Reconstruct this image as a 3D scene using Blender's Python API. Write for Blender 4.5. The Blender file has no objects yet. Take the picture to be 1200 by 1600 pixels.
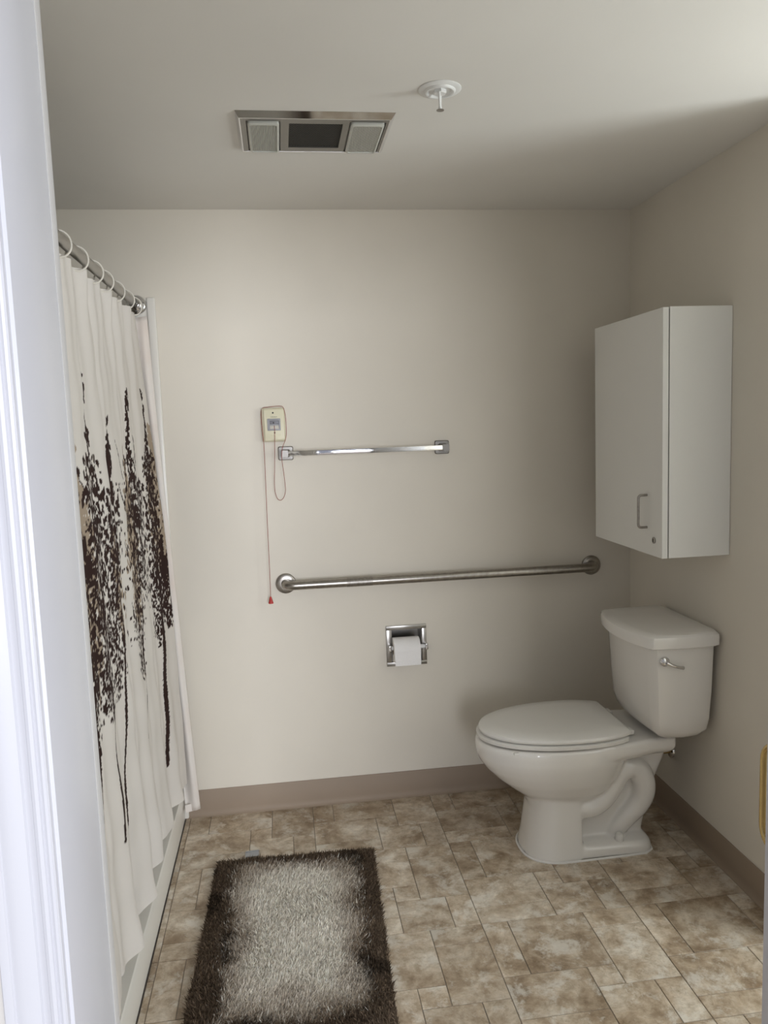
import bpy, bmesh, math, random
import numpy as np
from mathutils import Vector, Matrix
random.seed(7)
rng = np.random.default_rng(7)
SC = bpy.context.scene
COL = SC.collection
PI = math.pi

# ------------------------------------------------------------------ camera
CAM_P = (0.0, 0.0, 1.5156)
F_PX, PITCH, YAW, ROLL = 1215.1, 0.111692, 0.128023, 0.03527
cd = bpy.data.cameras.new('camera')
cam = bpy.data.objects.new('camera', cd)
COL.objects.link(cam)
SC.camera = cam
cd.sensor_fit = 'VERTICAL'
cd.sensor_height = 32.0
cd.lens = 32.0 * F_PX / 1600.0
cd.clip_start = 0.02
_cy, _sy, _cp, _sp = math.cos(YAW), math.sin(YAW), math.cos(PITCH), math.sin(PITCH)
_f = Vector((_sy * _cp, _cy * _cp, -_sp))
_r = Vector((_cy, -_sy, 0))
_d = _f.cross(_r)
_r2 = math.cos(ROLL) * _r + math.sin(ROLL) * _d
_d2 = -math.sin(ROLL) * _r + math.cos(ROLL) * _d
cam.matrix_world = Matrix(((_r2.x, -_d2.x, -_f.x, CAM_P[0]), (_r2.y, -_d2.y, -_f.y, CAM_P[1]),
                           (_r2.z, -_d2.z, -_f.z, CAM_P[2]), (0, 0, 0, 1)))

# ------------------------------------------------------------------ world, lights, exposure
w = bpy.data.worlds.new('world')
SC.world = w
w.use_nodes = True
w.node_tree.nodes['Background'].inputs[0].default_value = (0.80, 0.84, 1.0, 1)
w.node_tree.nodes['Background'].inputs[1].default_value = 0.35
vs = SC.view_settings
vs.view_transform = 'Standard'
vs.look = 'None'
vs.exposure = 0.16
vs.gamma = 1.0
vs.use_curve_mapping = False

def area(name, loc, direction, sx, sy, power, color):
    l = bpy.data.lights.new(name, 'AREA')
    l.shape = 'RECTANGLE'
    l.size, l.size_y, l.energy, l.color = sx, sy, power, color
    o = bpy.data.objects.new(name, l)
    COL.objects.link(o)
    o.location = loc
    o.rotation_euler = Vector(direction).to_track_quat('-Z', 'Y').to_euler()
    return o
# daylight of the bedroom window behind the photographer, and of the window in the alcove round the corner
area('bedroom_window_light', (1.0, -5.0, 1.45), (-0.14, 1, -0.02), 3.0, 2.0, 290, (0.90, 0.93, 1.0))
area('jamb_fill_light', (2.55, -0.5, 1.4), (-1, 0.12, 0), 1.2, 1.4, 26, (0.90, 0.93, 1.0))  # added fill lamp that brightens the left door jamb, no actual window
area('alcove_window_light', (2.42, 1.24, 1.42), (-1, 0, 0), 0.52, 0.9, 27, (0.90, 0.97, 1.0))

# ------------------------------------------------------------------ room numbers
D, W, H = 3.007, 1.403, 2.32          # back wall, right wall, ceiling
XL = -1.22                            # left wall behind the shower
YF0, YF1 = 0.769, 0.955               # front wall, bedroom side and bathroom side
YE = 1.89                             # where the right wall ends and the alcove opens
XA = 2.45                             # end wall of the alcove
DX0, DX1, DZ = -0.2372, 0.6215, 2.06  # doorway

# ------------------------------------------------------------------ materials
def mat(name, color, rough=0.5, metal=0.0, **kw):
    m = bpy.data.materials.new(name)
    m.use_nodes = True
    b = m.node_tree.nodes['Principled BSDF']
    b.inputs['Base Color'].default_value = (*color, 1)
    b.inputs['Roughness'].default_value = rough
    b.inputs['Metallic'].default_value = metal
    for k, v in kw.items():
        b.inputs[k.replace('_', ' ')].default_value = v
    return m
def nt(m):
    t = m.node_tree
    return t, t.nodes, t.links, t.nodes['Principled BSDF']
def noise(m, scale, detail=4, rough=0.55, vec=None, dist=0.0):
    t, n, l, b = nt(m)
    x = n.new('ShaderNodeTexNoise')
    x.inputs['Scale'].default_value = scale
    x.inputs['Detail'].default_value = detail
    x.inputs['Roughness'].default_value = rough
    x.inputs['Distortion'].default_value = dist
    if vec is None:
        g = n.new('ShaderNodeNewGeometry')
        vec = g.outputs['Position']
    l.new(vec, x.inputs['Vector'])
    return x
def ramp(m, fac, stops):
    t, n, l, b = nt(m)
    r = n.new('ShaderNodeValToRGB')
    e = r.color_ramp.elements
    e[0].position, e[0].color = stops[0][0], (*stops[0][1], 1)
    e[1].position, e[1].color = stops[-1][0], (*stops[-1][1], 1)
    for p_, c in stops[1:-1]:
        q = e.new(p_)
        q.color = (*c, 1)
    l.new(fac, r.inputs['Fac'])
    return r
def mix(m, fac, a, b_, mode='MIX'):
    t, n, l, b = nt(m)
    x = n.new('ShaderNodeMix')
    x.data_type = 'RGBA'
    x.blend_type = mode
    for s, v in (('Factor', fac), ('A', a), ('B', b_)):
        i = [k for k in x.inputs if k.name == s and (k.type == ('VALUE' if s == 'Factor' else 'RGBA'))][0]
        if hasattr(v, 'is_output'):
            l.new(v, i)
        else:
            i.default_value = v if s == 'Factor' else (*v, 1)
    return [o for o in x.outputs if o.type == 'RGBA'][0]
def bump(m, h, strength=0.1, dist=0.01):
    t, n, l, b = nt(m)
    x = n.new('ShaderNodeBump')
    x.inputs['Strength'].default_value = strength
    x.inputs['Distance'].default_value = dist
    l.new(h, x.inputs['Height'])
    l.new(x.outputs['Normal'], b.inputs['Normal'])
def setc(m, out):
    t, n, l, b = nt(m)
    l.new(out, b.inputs['Base Color'])
def painted(name, c, rough=0.6, v=0.03, bs=0.06):
    m = mat(name, c, rough)
    a = noise(m, 2.2, 3)
    setc(m, ramp(m, a.outputs['Fac'], [(0.3, tuple(x * (1 - v) for x in c)), (0.7, tuple(min(1, x * (1 + v)) for x in c))]).outputs['Color'])
    bump(m, noise(m, 220, 3).outputs['Fac'], bs, 0.002)
    return m
M = {}
M['wall'] = painted('wall_paint', (0.72, 0.67, 0.58))
M['ceiling'] = painted('ceiling_paint', (0.75, 0.725, 0.675), 0.8, 0.02)
M['trim'] = painted('white_trim_paint', (0.655, 0.655, 0.685), 0.32, 0.015, 0.03)
M['bedroom'] = painted('bedroom_paint', (0.75, 0.72, 0.67))
M['carpet'] = painted('bedroom_carpet', (0.42, 0.36, 0.30), 0.95, 0.1, 0.5)
M['cove'] = painted('taupe_vinyl_base', (0.29, 0.222, 0.162), 0.6, 0.06, 0.05)
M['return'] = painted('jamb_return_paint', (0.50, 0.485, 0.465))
M['grout'] = mat('grout', (0.27, 0.23, 0.19), 0.8)
M['caulk'] = painted('caulk', (0.80, 0.78, 0.75), 0.6, 0.1)
M['dirt'] = mat('dark_joint', (0.05, 0.042, 0.035), 0.9)
M['porcelain'] = mat('porcelain', (0.80, 0.775, 0.73), 0.08, 0, Coat_Weight=0.4)
M['seat'] = mat('seat_plastic', (0.79, 0.77, 0.725), 0.25)
M['fibreglass'] = mat('shower_fibreglass', (0.78, 0.75, 0.69), 0.25)
M['laminate'] = painted('white_laminate', (0.80, 0.79, 0.75), 0.38, 0.01, 0.08)
M['chrome'] = mat('chrome', (0.72, 0.72, 0.73), 0.06, 1.0)
M['steel_dull'] = mat('worn_chrome', (0.36, 0.345, 0.32), 0.28, 1.0)
M['fan_plate'] = mat('fan_plate', (0.24, 0.23, 0.21), 0.32, 1.0)
M['post'] = mat('aged_chrome', (0.20, 0.19, 0.175), 0.42, 1.0)
M['grille'] = mat('dirty_grille', (0.10, 0.095, 0.085), 0.6, 0.6)
M['brass'] = mat('brass', (0.55, 0.40, 0.16), 0.26, 1.0)
M['dark'] = mat('black_metal', (0.015, 0.014, 0.013), 0.6)
M['red'] = mat('red_plastic', (0.45, 0.03, 0.025), 0.4)
M['cord'] = mat('red_brown_cord', (0.30, 0.07, 0.05), 0.8)
M['ivory'] = painted('ivory_plastic', (0.72, 0.68, 0.50), 0.4, 0.05)
M['ivory_dark'] = painted('aged_ivory_plastic', (0.58, 0.52, 0.38), 0.45, 0.06)
M['grey_plastic'] = mat('grey_plastic', (0.34, 0.34, 0.36), 0.4)
M['grey_dark'] = mat('dark_grey_plastic', (0.17, 0.17, 0.19), 0.4)
M['pale'] = mat('pale_insert', (0.55, 0.52, 0.45), 0.5)
M['white_plastic'] = mat('white_plastic', (0.78, 0.78, 0.76), 0.3)
M['ring'] = mat('ring_plastic', (0.72, 0.68, 0.60), 0.35)
M['paper'] = painted('tissue_paper', (0.86, 0.84, 0.82), 0.9, 0.02, 0.4)
M['card'] = mat('cardboard', (0.45, 0.33, 0.22), 0.9)
M['tag'] = mat('pale_blue_tag', (0.40, 0.42, 0.45), 0.35)
M['lens'] = mat('frosted_lens', (0.50, 0.50, 0.45), 0.2)
M['rug_back'] = mat('rug_backing', (0.12, 0.09, 0.065), 0.95)
# brushed steel (grab bar)
m = mat('brushed_steel', (0.50, 0.475, 0.44), 0.3, 1.0)
a = noise(m, 60, 6)
setc(m, ramp(m, a.outputs['Fac'], [(0.3, (0.31, 0.285, 0.255)), (0.7, (0.43, 0.405, 0.37))]).outputs['Color'])
M['steel'] = m
m = mat('grip_band', (0.30, 0.285, 0.26), 0.42, 1.0)
a = noise(m, 110, 6)
setc(m, ramp(m, a.outputs['Fac'], [(0.35, (0.27, 0.25, 0.225)), (0.65, (0.37, 0.35, 0.32))]).outputs['Color'])
M['steel_band'] = m
# travertine look of the floor tiles
m = mat('travertine_tile', (0.4, 0.33, 0.25), 0.36)
t, n, l, b = nt(m)
g = n.new('ShaderNodeNewGeometry')
oi = n.new('ShaderNodeObjectInfo')
sc = n.new('ShaderNodeVectorMath'); sc.operation = 'SCALE'
cx = n.new('ShaderNodeCombineXYZ')
l.new(oi.outputs['Random'], cx.inputs['Z'])
l.new(oi.outputs['Random'], cx.inputs['X'])
l.new(cx.outputs[0], sc.inputs[0]); sc.inputs['Scale'].default_value = 6.0
ad = n.new('ShaderNodeVectorMath'); ad.operation = 'ADD'
l.new(g.outputs['Position'], ad.inputs[0]); l.new(sc.outputs[0], ad.inputs[1])
v = ad.outputs[0]
n1 = noise(m, 8.5, 9, 0.68, v, 0.35)
n2 = noise(m, 34, 9, 0.72, v, 0.3)
n3 = noise(m, 130, 6, 0.7, v)
n4 = noise(m, 12, 10, 0.72, v, 0.25)
base = ramp(m, n1.outputs['Fac'], [(0.33, (0.235, 0.17, 0.11)), (0.46, (0.385, 0.305, 0.22)), (0.56, (0.50, 0.425, 0.335)), (0.68, (0.64, 0.585, 0.50))])
fine = ramp(m, n2.outputs['Fac'], [(0.32, (0.66, 0.62, 0.55)), (0.5, (1.0, 1.0, 1.0)), (0.68, (1.2, 1.2, 1.2))])
c1 = mix(m, 0.9, base.outputs['Color'], fine.outputs['Color'], 'MULTIPLY')
pits = ramp(m, n3.outputs['Fac'], [(0.30, (0.55, 0.48, 0.40)), (0.42, (1, 1, 1))])
c2 = mix(m, 0.7, c1, pits.outputs['Color'], 'MULTIPLY')
pale = ramp(m, n4.outputs['Fac'], [(0.52, (0, 0, 0)), (0.62, (0.68, 0.68, 0.68))])
c3 = mix(m, pale.outputs['Color'], c2, (0.66, 0.63, 0.57))
tint = ramp(m, oi.outputs['Random'], [(0.0, (0.95, 0.93, 0.90)), (0.5, (1.05, 1.035, 1.01)), (1.0, (1.16, 1.15, 1.13))])
setc(m, mix(m, 1.0, c3, tint.outputs['Color'], 'MULTIPLY'))
bump(m, n2.outputs['Fac'], 0.12, 0.003)
M['tile'] = m
# colour-attribute materials (print on the curtain, pile of the rug)
def attr_mat(name, rough, sheen=0.0, trans=0.0):
    m = mat(name, (1, 1, 1), rough)
    t, n, l, b = nt(m)
    a = n.new('ShaderNodeAttribute')
    a.attribute_name = 'print'
    l.new(a.outputs['Color'], b.inputs['Base Color'])
    b.inputs['Specular IOR Level'].default_value = 0.15
    if trans:
        tr = n.new('ShaderNodeBsdfTranslucent')
        l.new(a.outputs['Color'], tr.inputs['Color'])
        mx = n.new('ShaderNodeMixShader')
        mx.inputs[0].default_value = trans
        l.new(b.outputs[0], mx.inputs[1]); l.new(tr.outputs[0], mx.inputs[2])
        l.new(mx.outputs[0], n['Material Output'].inputs['Surface'])
    return m
M['fabric'] = attr_mat('printed_fabric', 0.85, trans=0.12)
M['pile'] = attr_mat('shag_pile', 0.8, trans=0.3)
m = mat('liner_fabric', (0.70, 0.63, 0.57), 0.8)
a = noise(m, 5, 4)
setc(m, ramp(m, a.outputs['Fac'], [(0.35, (0.74, 0.655, 0.59)), (0.6, (0.76, 0.715, 0.665))]).outputs['Color'])
M['liner'] = m

# ------------------------------------------------------------------ geometry helpers
class G:
    def __init__(s):
        s.v, s.f = [], []
    def add(s, vs_, fs):
        k = len(s.v)
        s.v += [tuple(x) for x in vs_]
        s.f += [tuple(i + k for i in q) for q in fs]
        return s
    def bm(s, b):
        b.verts.index_update()
        s.add([x.co[:] for x in b.verts], [[x.index for x in q.verts] for q in b.faces])
        b.free()
        return s
    def box(s, x0, x1, y0, y1, z0, z1, bev=0.0, seg=2, rot=None):
        b = bmesh.new()
        bmesh.ops.create_cube(b, size=1)
        c = Vector(((x0 + x1) / 2, (y0 + y1) / 2, (z0 + z1) / 2))
        for q in b.verts:
            q.co = Vector((q.co.x * (x1 - x0), q.co.y * (y1 - y0), q.co.z * (z1 - z0)))
        if bev:
            bmesh.ops.bevel(b, geom=b.edges[:], offset=bev, segments=seg, profile=0.5, affect='EDGES')
        for q in b.verts:
            if rot is not None:
                q.co = rot @ q.co
            q.co += c
        return s.bm(b)
    def prism(s, pts, ax, a0, a1):
        """closed 2D outline swept along an axis; pts are the two other coordinates in order"""
        def P(q, a):
            return {0: (a, q[0], q[1]), 1: (q[0], a, q[1]), 2: (q[0], q[1], a)}[ax]
        k = len(pts)
        vs_ = [P(q, a0) for q in pts] + [P(q, a1) for q in pts]
        fs = [(i, (i + 1) % k, k + (i + 1) % k, k + i) for i in range(k)]
        fs += [tuple(range(k)), tuple(range(2 * k - 1, k - 1, -1))]
        return s.add(vs_, fs)
    def lathe(s, prof, c, axis=(0, 0, 1), seg=32):
        q = Vector((0, 0, 1)).rotation_difference(Vector(axis))
        vs_, fs = [], []
        for r, h in prof:
            for i in range(seg):
                a = 2 * PI * i / seg
                vs_.append(Vector(c) + q @ Vector((r * math.cos(a), r * math.sin(a), h)))
        for j in range(len(prof) - 1):
            for i in range(seg):
                fs.append((j * seg + i, j * seg + (i + 1) % seg, (j + 1) * seg + (i + 1) % seg, (j + 1) * seg + i))
        if prof[0][0] > 1e-6:
            fs.append(tuple(range(seg - 1, -1, -1)))
        if prof[-1][0] > 1e-6:
            o = (len(prof) - 1) * seg
            fs.append(tuple(range(o, o + seg)))
        return s.add(vs_, fs)
    def tube(s, pts, r, seg=12, closed=False, cap=True):
        pts = [Vector(q) for q in pts]
        k = len(pts)
        rs = r if isinstance(r, (list, tuple)) else [r] * k
        vs_, fs = [], []
        up = None
        for i in range(k):
            a = pts[(i - 1) % k] if (closed or i > 0) else pts[i]
            b = pts[(i + 1) % k] if (closed or i < k - 1) else pts[i]
            t_ = (b - a).normalized()
            if up is None:
                up = Vector((0, 0, 1)) if abs(t_.z) < 0.9 else Vector((1, 0, 0))
            n_ = (up - t_ * up.dot(t_)).normalized()
            up = n_
            m_ = t_.cross(n_)
            for j in range(seg):
                an = 2 * PI * j / seg
                vs_.append(pts[i] + rs[i] * (math.cos(an) * n_ + math.sin(an) * m_))
        for i in range(k if closed else k - 1):
            for j in range(seg):
                i2 = (i + 1) % k
                fs.append((i * seg + j, i * seg + (j + 1) % seg, i2 * seg + (j + 1) % seg, i2 * seg + j))
        if cap and not closed:
            fs.append(tuple(range(seg - 1, -1, -1)))
            fs.append(tuple(range((k - 1) * seg, k * seg)))
        return s.add(vs_, fs)
    def loft(s, rings, cap=True):
        k = len(rings[0])
        vs_ = [q for r in rings for q in r]
        fs = []
        for j in range(len(rings) - 1):
            for i in range(k):
                fs.append((j * k + i, j * k + (i + 1) % k, (j + 1) * k + (i + 1) % k, (j + 1) * k + i))
        if cap:
            fs.append(tuple(range(k - 1, -1, -1)))
            fs.append(tuple(range((len(rings) - 1) * k, len(rings) * k)))
        return s.add(vs_, fs)

def make(name, g, m, parent=None, smooth=40, label=None):
    org = parent_origin(parent)
    me = bpy.data.meshes.new(name)
    me.from_pydata([(x[0] - org.x, x[1] - org.y, x[2] - org.z) for x in g.v], [], g.f)
    b = bmesh.new(); b.from_mesh(me)
    bmesh.ops.recalc_face_normals(b, faces=b.faces)
    b.to_mesh(me); b.free()
    me.materials.append(m)
    if smooth:
        for q in me.polygons:
            q.use_smooth = True
        me.set_sharp_from_angle(angle=math.radians(smooth))
    o = bpy.data.objects.new(name, me)
    COL.objects.link(o)
    if parent is not None:
        o.parent = parent
    if label:
        o['label'] = label
    return o
ORG = {}
def parent_origin(p_):
    v_ = Vector((0, 0, 0))
    while p_ is not None:
        v_ += p_.location
        p_ = p_.parent
    return v_
def tag(o, label, cat, group=None):
    o['label'] = label
    o['category'] = cat
    if group:
        o['group'] = group
    return o
def thing(name, loc, label, cat, group=None):
    o = bpy.data.objects.new(name, None)
    o.empty_display_size = 0.05
    COL.objects.link(o)
    o.location = loc
    return tag(o, label, cat, group)
def struct(name, g, m, parent=None, smooth=40):
    o = make(name, g, m, parent, smooth)
    if parent is None:
        o['kind'] = 'structure'
    return o
def arc(c, r, a0, a1, n_, plane='xy'):
    out = []
    for i in range(n_ + 1):
        a = a0 + (a1 - a0) * i / n_
        out.append((c[0] + r * math.cos(a), c[1] + r * math.sin(a)))
    return out
def rrect(x0, x1, y0, y1, r, n_=5):
    return (arc((x1 - r, y1 - r), r, 0, PI / 2, n_) + arc((x0 + r, y1 - r), r, PI / 2, PI, n_) +
            arc((x0 + r, y0 + r), r, PI, 1.5 * PI, n_) + arc((x1 - r, y0 + r), r, 1.5 * PI, 2 * PI, n_))

# ================================================================== THE ROOM
# floor: grout bed with every tile of the modular pattern laid on it
fl = struct('floor', G().box(XL, XA, YF0, D, -0.06, -0.0022), M['grout'], smooth=0)
MX, MY, OX, OY = 0.0796, 0.0781, 0.531, 1.844
PAT = [(0, 3, -1, 1), (3, 4, 0, 1), (0, 1, 1, 4), (1, 4, 1, 4), (4, 6, 0, 3), (4, 6, 3, 4), (0, 3, 4, 5), (3, 5, 4, 6), (5, 6, 4, 6)]
tile_mesh = {}
def tile_of(wx, wy):
    key = (round(wx, 4), round(wy, 4))
    if key not in tile_mesh:
        g_ = G().box(-wx / 2, wx / 2, -wy / 2, wy / 2, -0.006, 0.0, 0.0009, 1)
        me = bpy.data.meshes.new('tile')
        me.from_pydata(g_.v, [], g_.f)
        me.materials.append(M['tile'])
        tile_mesh[key] = me
    return tile_mesh[key]
GAP = 0.0011
for ci in range(-3, 5):
    for cj in range(-3, 3):
        for (i0, i1, j0, j1) in PAT:
            x0, x1 = OX + (ci * 6 + i0) * MX, OX + (ci * 6 + i1) * MX
            y0, y1 = OY + (cj * 6 + j0) * MY, OY + (cj * 6 + j1) * MY
            xmax = W - 0.004 if y0 >= YE - 0.02 else XA - 0.01
            x0, x1 = max(x0, -0.4435), min(x1, xmax)
            y0, y1 = max(y0, YF0 + 0.06), min(y1, D - 0.004)
            if x1 - x0 < 0.008 or y1 - y0 < 0.008:
                continue
            o = bpy.data.objects.new('tile', tile_of(x1 - x0 - 2 * GAP, y1 - y0 - 2 * GAP))
            COL.objects.link(o)
            o.location = ((x0 + x1) / 2, (y0 + y1) / 2, random.uniform(-0.0002, 0.0002))
            o.parent = fl

# back wall with the opening of the recessed paper holder
HX0, HX1, HZ0, HZ1 = 0.397, 0.522, 0.568, 0.702
g = G()
g.box(XL - 0.1, HX0, D, D + 0.12, 0, H)
g.box(HX1, W + 0.1, D, D + 0.12, 0, H)
g.box(HX0, HX1, D, D + 0.12, 0, HZ0)
g.box(HX0, HX1, D, D + 0.12, HZ1, H)
g.box(HX0, HX1, D + 0.085, D + 0.12, HZ0, HZ1)
struct('wall_back', g, M['wall'], smooth=0)
struct('wall_right', G().box(W, W + 0.11, YE, D, 0, H), M['wall'], smooth=0)
struct('wall_left', G().box(XL - 0.1, XL, YF0, D, 0, H), M['wall'], smooth=0)
struct('wall_alcove_back', G().box(W + 0.11, XA + 0.1, YE, YE + 0.1, 0, H), M['wall'], smooth=0)
WY0, WY1, WZ0, WZ1 = 0.975, 1.505, 0.96, 1.88
g = G()
g.box(XA, XA + 0.1, YF0, WY0, 0, H)
g.box(XA, XA + 0.1, WY1, YE, 0, H)
g.box(XA, XA + 0.1, WY0, WY1, 0, WZ0)
g.box(XA, XA + 0.1, WY0, WY1, WZ1, H)
struct('wall_alcove_end', g, M['wall'], smooth=0)
g = G()
fr = struct('window_1', G().box(XA - 0.012, XA + 0.05, WY0, WY0 + 0.03, WZ0, WZ1).box(XA - 0.012, XA + 0.05, WY1 - 0.03, WY1, WZ0, WZ1)
            .box(XA - 0.012, XA + 0.05, WY0, WY1, WZ0, WZ0 + 0.03).box(XA - 0.012, XA + 0.05, WY0, WY1, WZ1 - 0.03, WZ1), M['trim'], smooth=0)
make('pane', G().box(XA + 0.04, XA + 0.046, WY0 + 0.03, WY1 - 0.03, WZ0 + 0.03, WZ1 - 0.03), M['white_plastic'], fr, 0)
struct('ceiling', G().box(XL - 0.1, XA + 0.1, YF0, D + 0.1, H, H + 0.08), M['ceiling'], smooth=0)
# front wall with the doorway
g = G()
g.box(-2.6, DX0 - 0.018, YF0 + 0.004, YF1 - 0.004, 0, H)
g.box(DX1 + 0.032, 2.6, YF0 + 0.004, YF1 - 0.004, 0, H)
g.box(DX0 - 0.018, DX1 + 0.018, YF0 + 0.004, YF1 - 0.004, DZ + 0.018, H)
struct('wall_front', g, M['bedroom'], smooth=0)
struct('floor_bedroom', G().box(-2.6, 2.6, -5.2, YF0 + 0.058, -0.06, 0.0), M['carpet'], smooth=0)
# jamb lining
jm = struct('door_1', G().box(DX0 - 0.018, DX0, YF0, 0.921, 0, DZ, 0.0012), M['trim'])
make('jamb', G().box(DX1, DX1 + 0.018, YF0, 0.921, 0, DZ, 0.0012), M['trim'], jm)
make('head_jamb', G().box(DX0 - 0.018, DX1 + 0.018, YF0, 0.921, DZ, DZ + 0.018, 0.0012), M['trim'], jm)
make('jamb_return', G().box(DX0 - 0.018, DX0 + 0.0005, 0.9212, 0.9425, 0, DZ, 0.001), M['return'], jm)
# moulded casing, bedroom side: stepped and rounded profile (outward distance, projection)
cas = [(0.004, 0.0), (0.004, 0.0075), (0.0055, 0.0095), (0.008, 0.010), (0.0105, 0.0088), (0.0115, 0.0085), (0.0125, 0.0112),
       (0.0155, 0.0125), (0.0185, 0.0118), (0.0195, 0.0098), (0.0215, 0.0092), (0.026, 0.0092), (0.0275, 0.0122), (0.033, 0.0143),
       (0.040, 0.0155), (0.046, 0.0160), (0.050, 0.0150), (0.0515, 0.0172), (0.055, 0.0182), (0.0595, 0.0182), (0.061, 0.0165), (0.061, 0.0)]
def cas_pts(sx, x0):
    return [(x0 + sx * u, YF0 - q) for u, q in cas]
struct('trim_1', G().prism(cas_pts(-1, DX0), 2, 0, DZ + 0.06), M['trim'], smooth=30)
struct('trim_2', G().prism(cas_pts(1, DX1), 2, 0, DZ + 0.06), M['trim'], smooth=30)
struct('trim_3', G().prism([(YF0 - q, DZ + u) for u, q in cas], 0, DX0 - 0.004, DX1 + 0.004), M['trim'], smooth=30)
struct('trim_4', G().box(DX0, DX1, YF0 + 0.045, YF0 + 0.075, -0.001, 0.004, 0.002), M['steel_dull'])
# rubber cove base with a flared toe
def cove(d):
    hgt = 0.108
    return [(d, 0), (d - 0.014, 0), (d - 0.0142, 0.002), (d - 0.0105, 0.005), (d - 0.0072, 0.010), (d - 0.0052, 0.018), (d - 0.0045, 0.028),
            (d - 0.0045, hgt - 0.002), (d - 0.003, hgt), (d, hgt)]
struct('baseboard_back', G().prism(cove(D), 0, -0.4405, W), M['cove'])
struct('baseboard_right', G().prism([(q[0], q[1]) for q in cove(W)], 1, YE, D - 0.0046), M['cove'])

# ================================================================== SHOWER
XS = -0.446       # apron face of the shower tub
tub = thing('shower_tub', (-0.83, 2.2, 0), 'low cream shower tub base behind the printed curtain along the floor', 'shower tub')
g = G()
prof = [(XS, 0.0), (XS, 0.112), (XS - 0.004, 0.118), (XS - 0.055, 0.120), (XS - 0.06, 0.125), (XS - 0.06, 0.168), (XS - 0.05, 0.174), (XS - 0.040, 0.177),
        (XS - 0.037, 0.184), (XS - 0.038, 0.33), (XS - 0.044, 0.352), (XS - 0.055, 0.36), (XS - 0.09, 0.36), (XS - 0.105, 0.35), (XS - 0.13, 0.08),
        (XS - 0.16, 0.05), (XL + 0.08, 0.05), (XL + 0.05, 0.09), (XL + 0.03, 0.34), (XL + 0.02, 0.36), (XL + 0.002, 0.36), (XL + 0.002, 0.0)]
g.prism(prof, 1, 0.97, D - 0.0165)
make('apron', g, M['fibreglass'], tub)
make('caulk_line', G().tube([(XS + 0.0015, 0.98 + i * 0.1, 0.0012 + 0.0006 * math.sin(i * 2.3)) for i in range(21)], 0.0016, 6), M['dirt'], tub)
# surround panel with the raised edge column on the back wall
sur = thing('shower_surround', (-0.83, D, 0.36), 'white shower surround panel with rounded edge on the back wall', 'shower surround')
g = G()
g.box(-0.462, -0.431, D - 0.016, D - 0.0005, 0.0, 2.008, 0.006, 3)
make('edge_strip', g, M['fibreglass'], sur)
g = G().box(XL + 0.002, -0.4625, D - 0.008, D - 0.0005, 0.362, 2.006, 0.003)
make('panel', g, M['fibreglass'], sur)
# rod
XR, ZR, RR = -0.497, 1.981, 0.0145
rod = thing('shower_rod', (XR, 2.0, ZR), 'chrome shower curtain rod fixed to the white surround', 'curtain rod')
make('tube', G().tube([(XR, 0.96, ZR), (XR, 1.9, ZR), (XR, 2.905, ZR)], RR, 24), M['steel_dull'], rod)
make('inner_tube', G().tube([(XR, 2.9, ZR), (XR, D - 0.03, ZR)], RR * 0.84, 24), M['steel_dull'], rod)
make('collar', G().tube([(XR, 2.902, ZR), (XR, 2.91, ZR)], RR * 1.04, 24), M['dark'], rod)
make('end_flange', G().lathe([(0.0, 0.0), (0.0345, 0.0), (0.0355, 0.004), (0.034, 0.009), (0.029, 0.013), (0.0245, 0.0145), (0.0225, 0.02), (0.0155, 0.024), (0.013, 0.036), (0, 0.036)],
                            (XR, D - 0.0085, ZR), (0, -1, 0), 40), M['chrome'], rod)
ring_y = [2.935, 2.79, 2.625, 2.455, 2.318, 2.145, 1.98, 1.82, 1.66, 1.50, 1.34, 1.18]
ords = ['nearest the end flange', 'second from the end flange', 'third from the end flange', 'fourth from the end flange', 'fifth from the end flange', 'sixth from the end flange, nearest the door jamb']
# curtain: folded sheet, print stored as a colour attribute computed on the fabric
def cur_x(y, z):
    tt = min(1, max(0, (1.945 - z) / 1.78))
    mid = -0.500 + 0.053 * tt ** 0.9
    topk = math.exp(-(1.945 - z) / 0.22)
    ph = 2 * PI * (y - 2.615) / 0.212
    lo = 0.0245 * (math.cos(ph + 0.55 * math.sin(ph) + 0.5 * math.sin(y * 5)) * (0.75 + 0.25 * math.sin(9 * y + 1)))
    lo += 0.0045 * math.cos(2 * PI * y / 0.083 + 1.0 + 0.8 * z)
    hi = 0.013 * math.cos(2 * PI * (y - 2.80) / 0.155) + 0.005 * math.cos(2 * PI * y / 0.062)
    a = lo * (0.20 + 0.80 * tt ** 6) * (1 - 0.75 * topk) + hi * topk
    a += 0.0022 * math.sin(17 * z + 9 * y) * tt + 0.0016 * math.sin(31 * z - 21 * y)
    fl_ = min(1, max(0, (y - 2.77) / 0.17))
    return mid + a * (1 - 0.6 * fl_) + 0.034 * fl_ * fl_ * (3 - 2 * fl_) * min(1, tt * 2.2)
def cur_y(y, z):
    ph = 2 * PI * (y - 2.615) / 0.212
    return y + 0.012 * math.sin(ph * 1.0 + 0.4) * min(1, (1.97 - z) / 0.6)
Y0C, Y1C, Z0C, Z1C = 1.02, 2.945, 0.170, 1.945
NY, NZ = 560, 560
ys = np.linspace(Y0C, Y1C, NY)
zs = np.linspace(Z0C, Z1C, NZ)
# fabric length coordinate at mid height
xm = np.array([cur_x(y, 0.9) for y in ys]); ym = np.array([cur_y(y, 0.9) for y in ys])
us = np.concatenate([[0], np.cumsum(np.hypot(np.diff(xm), np.diff(ym)))])
ulen = us[-1]
def u_of(y):
    return float(np.interp(y, ys, us))
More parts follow.
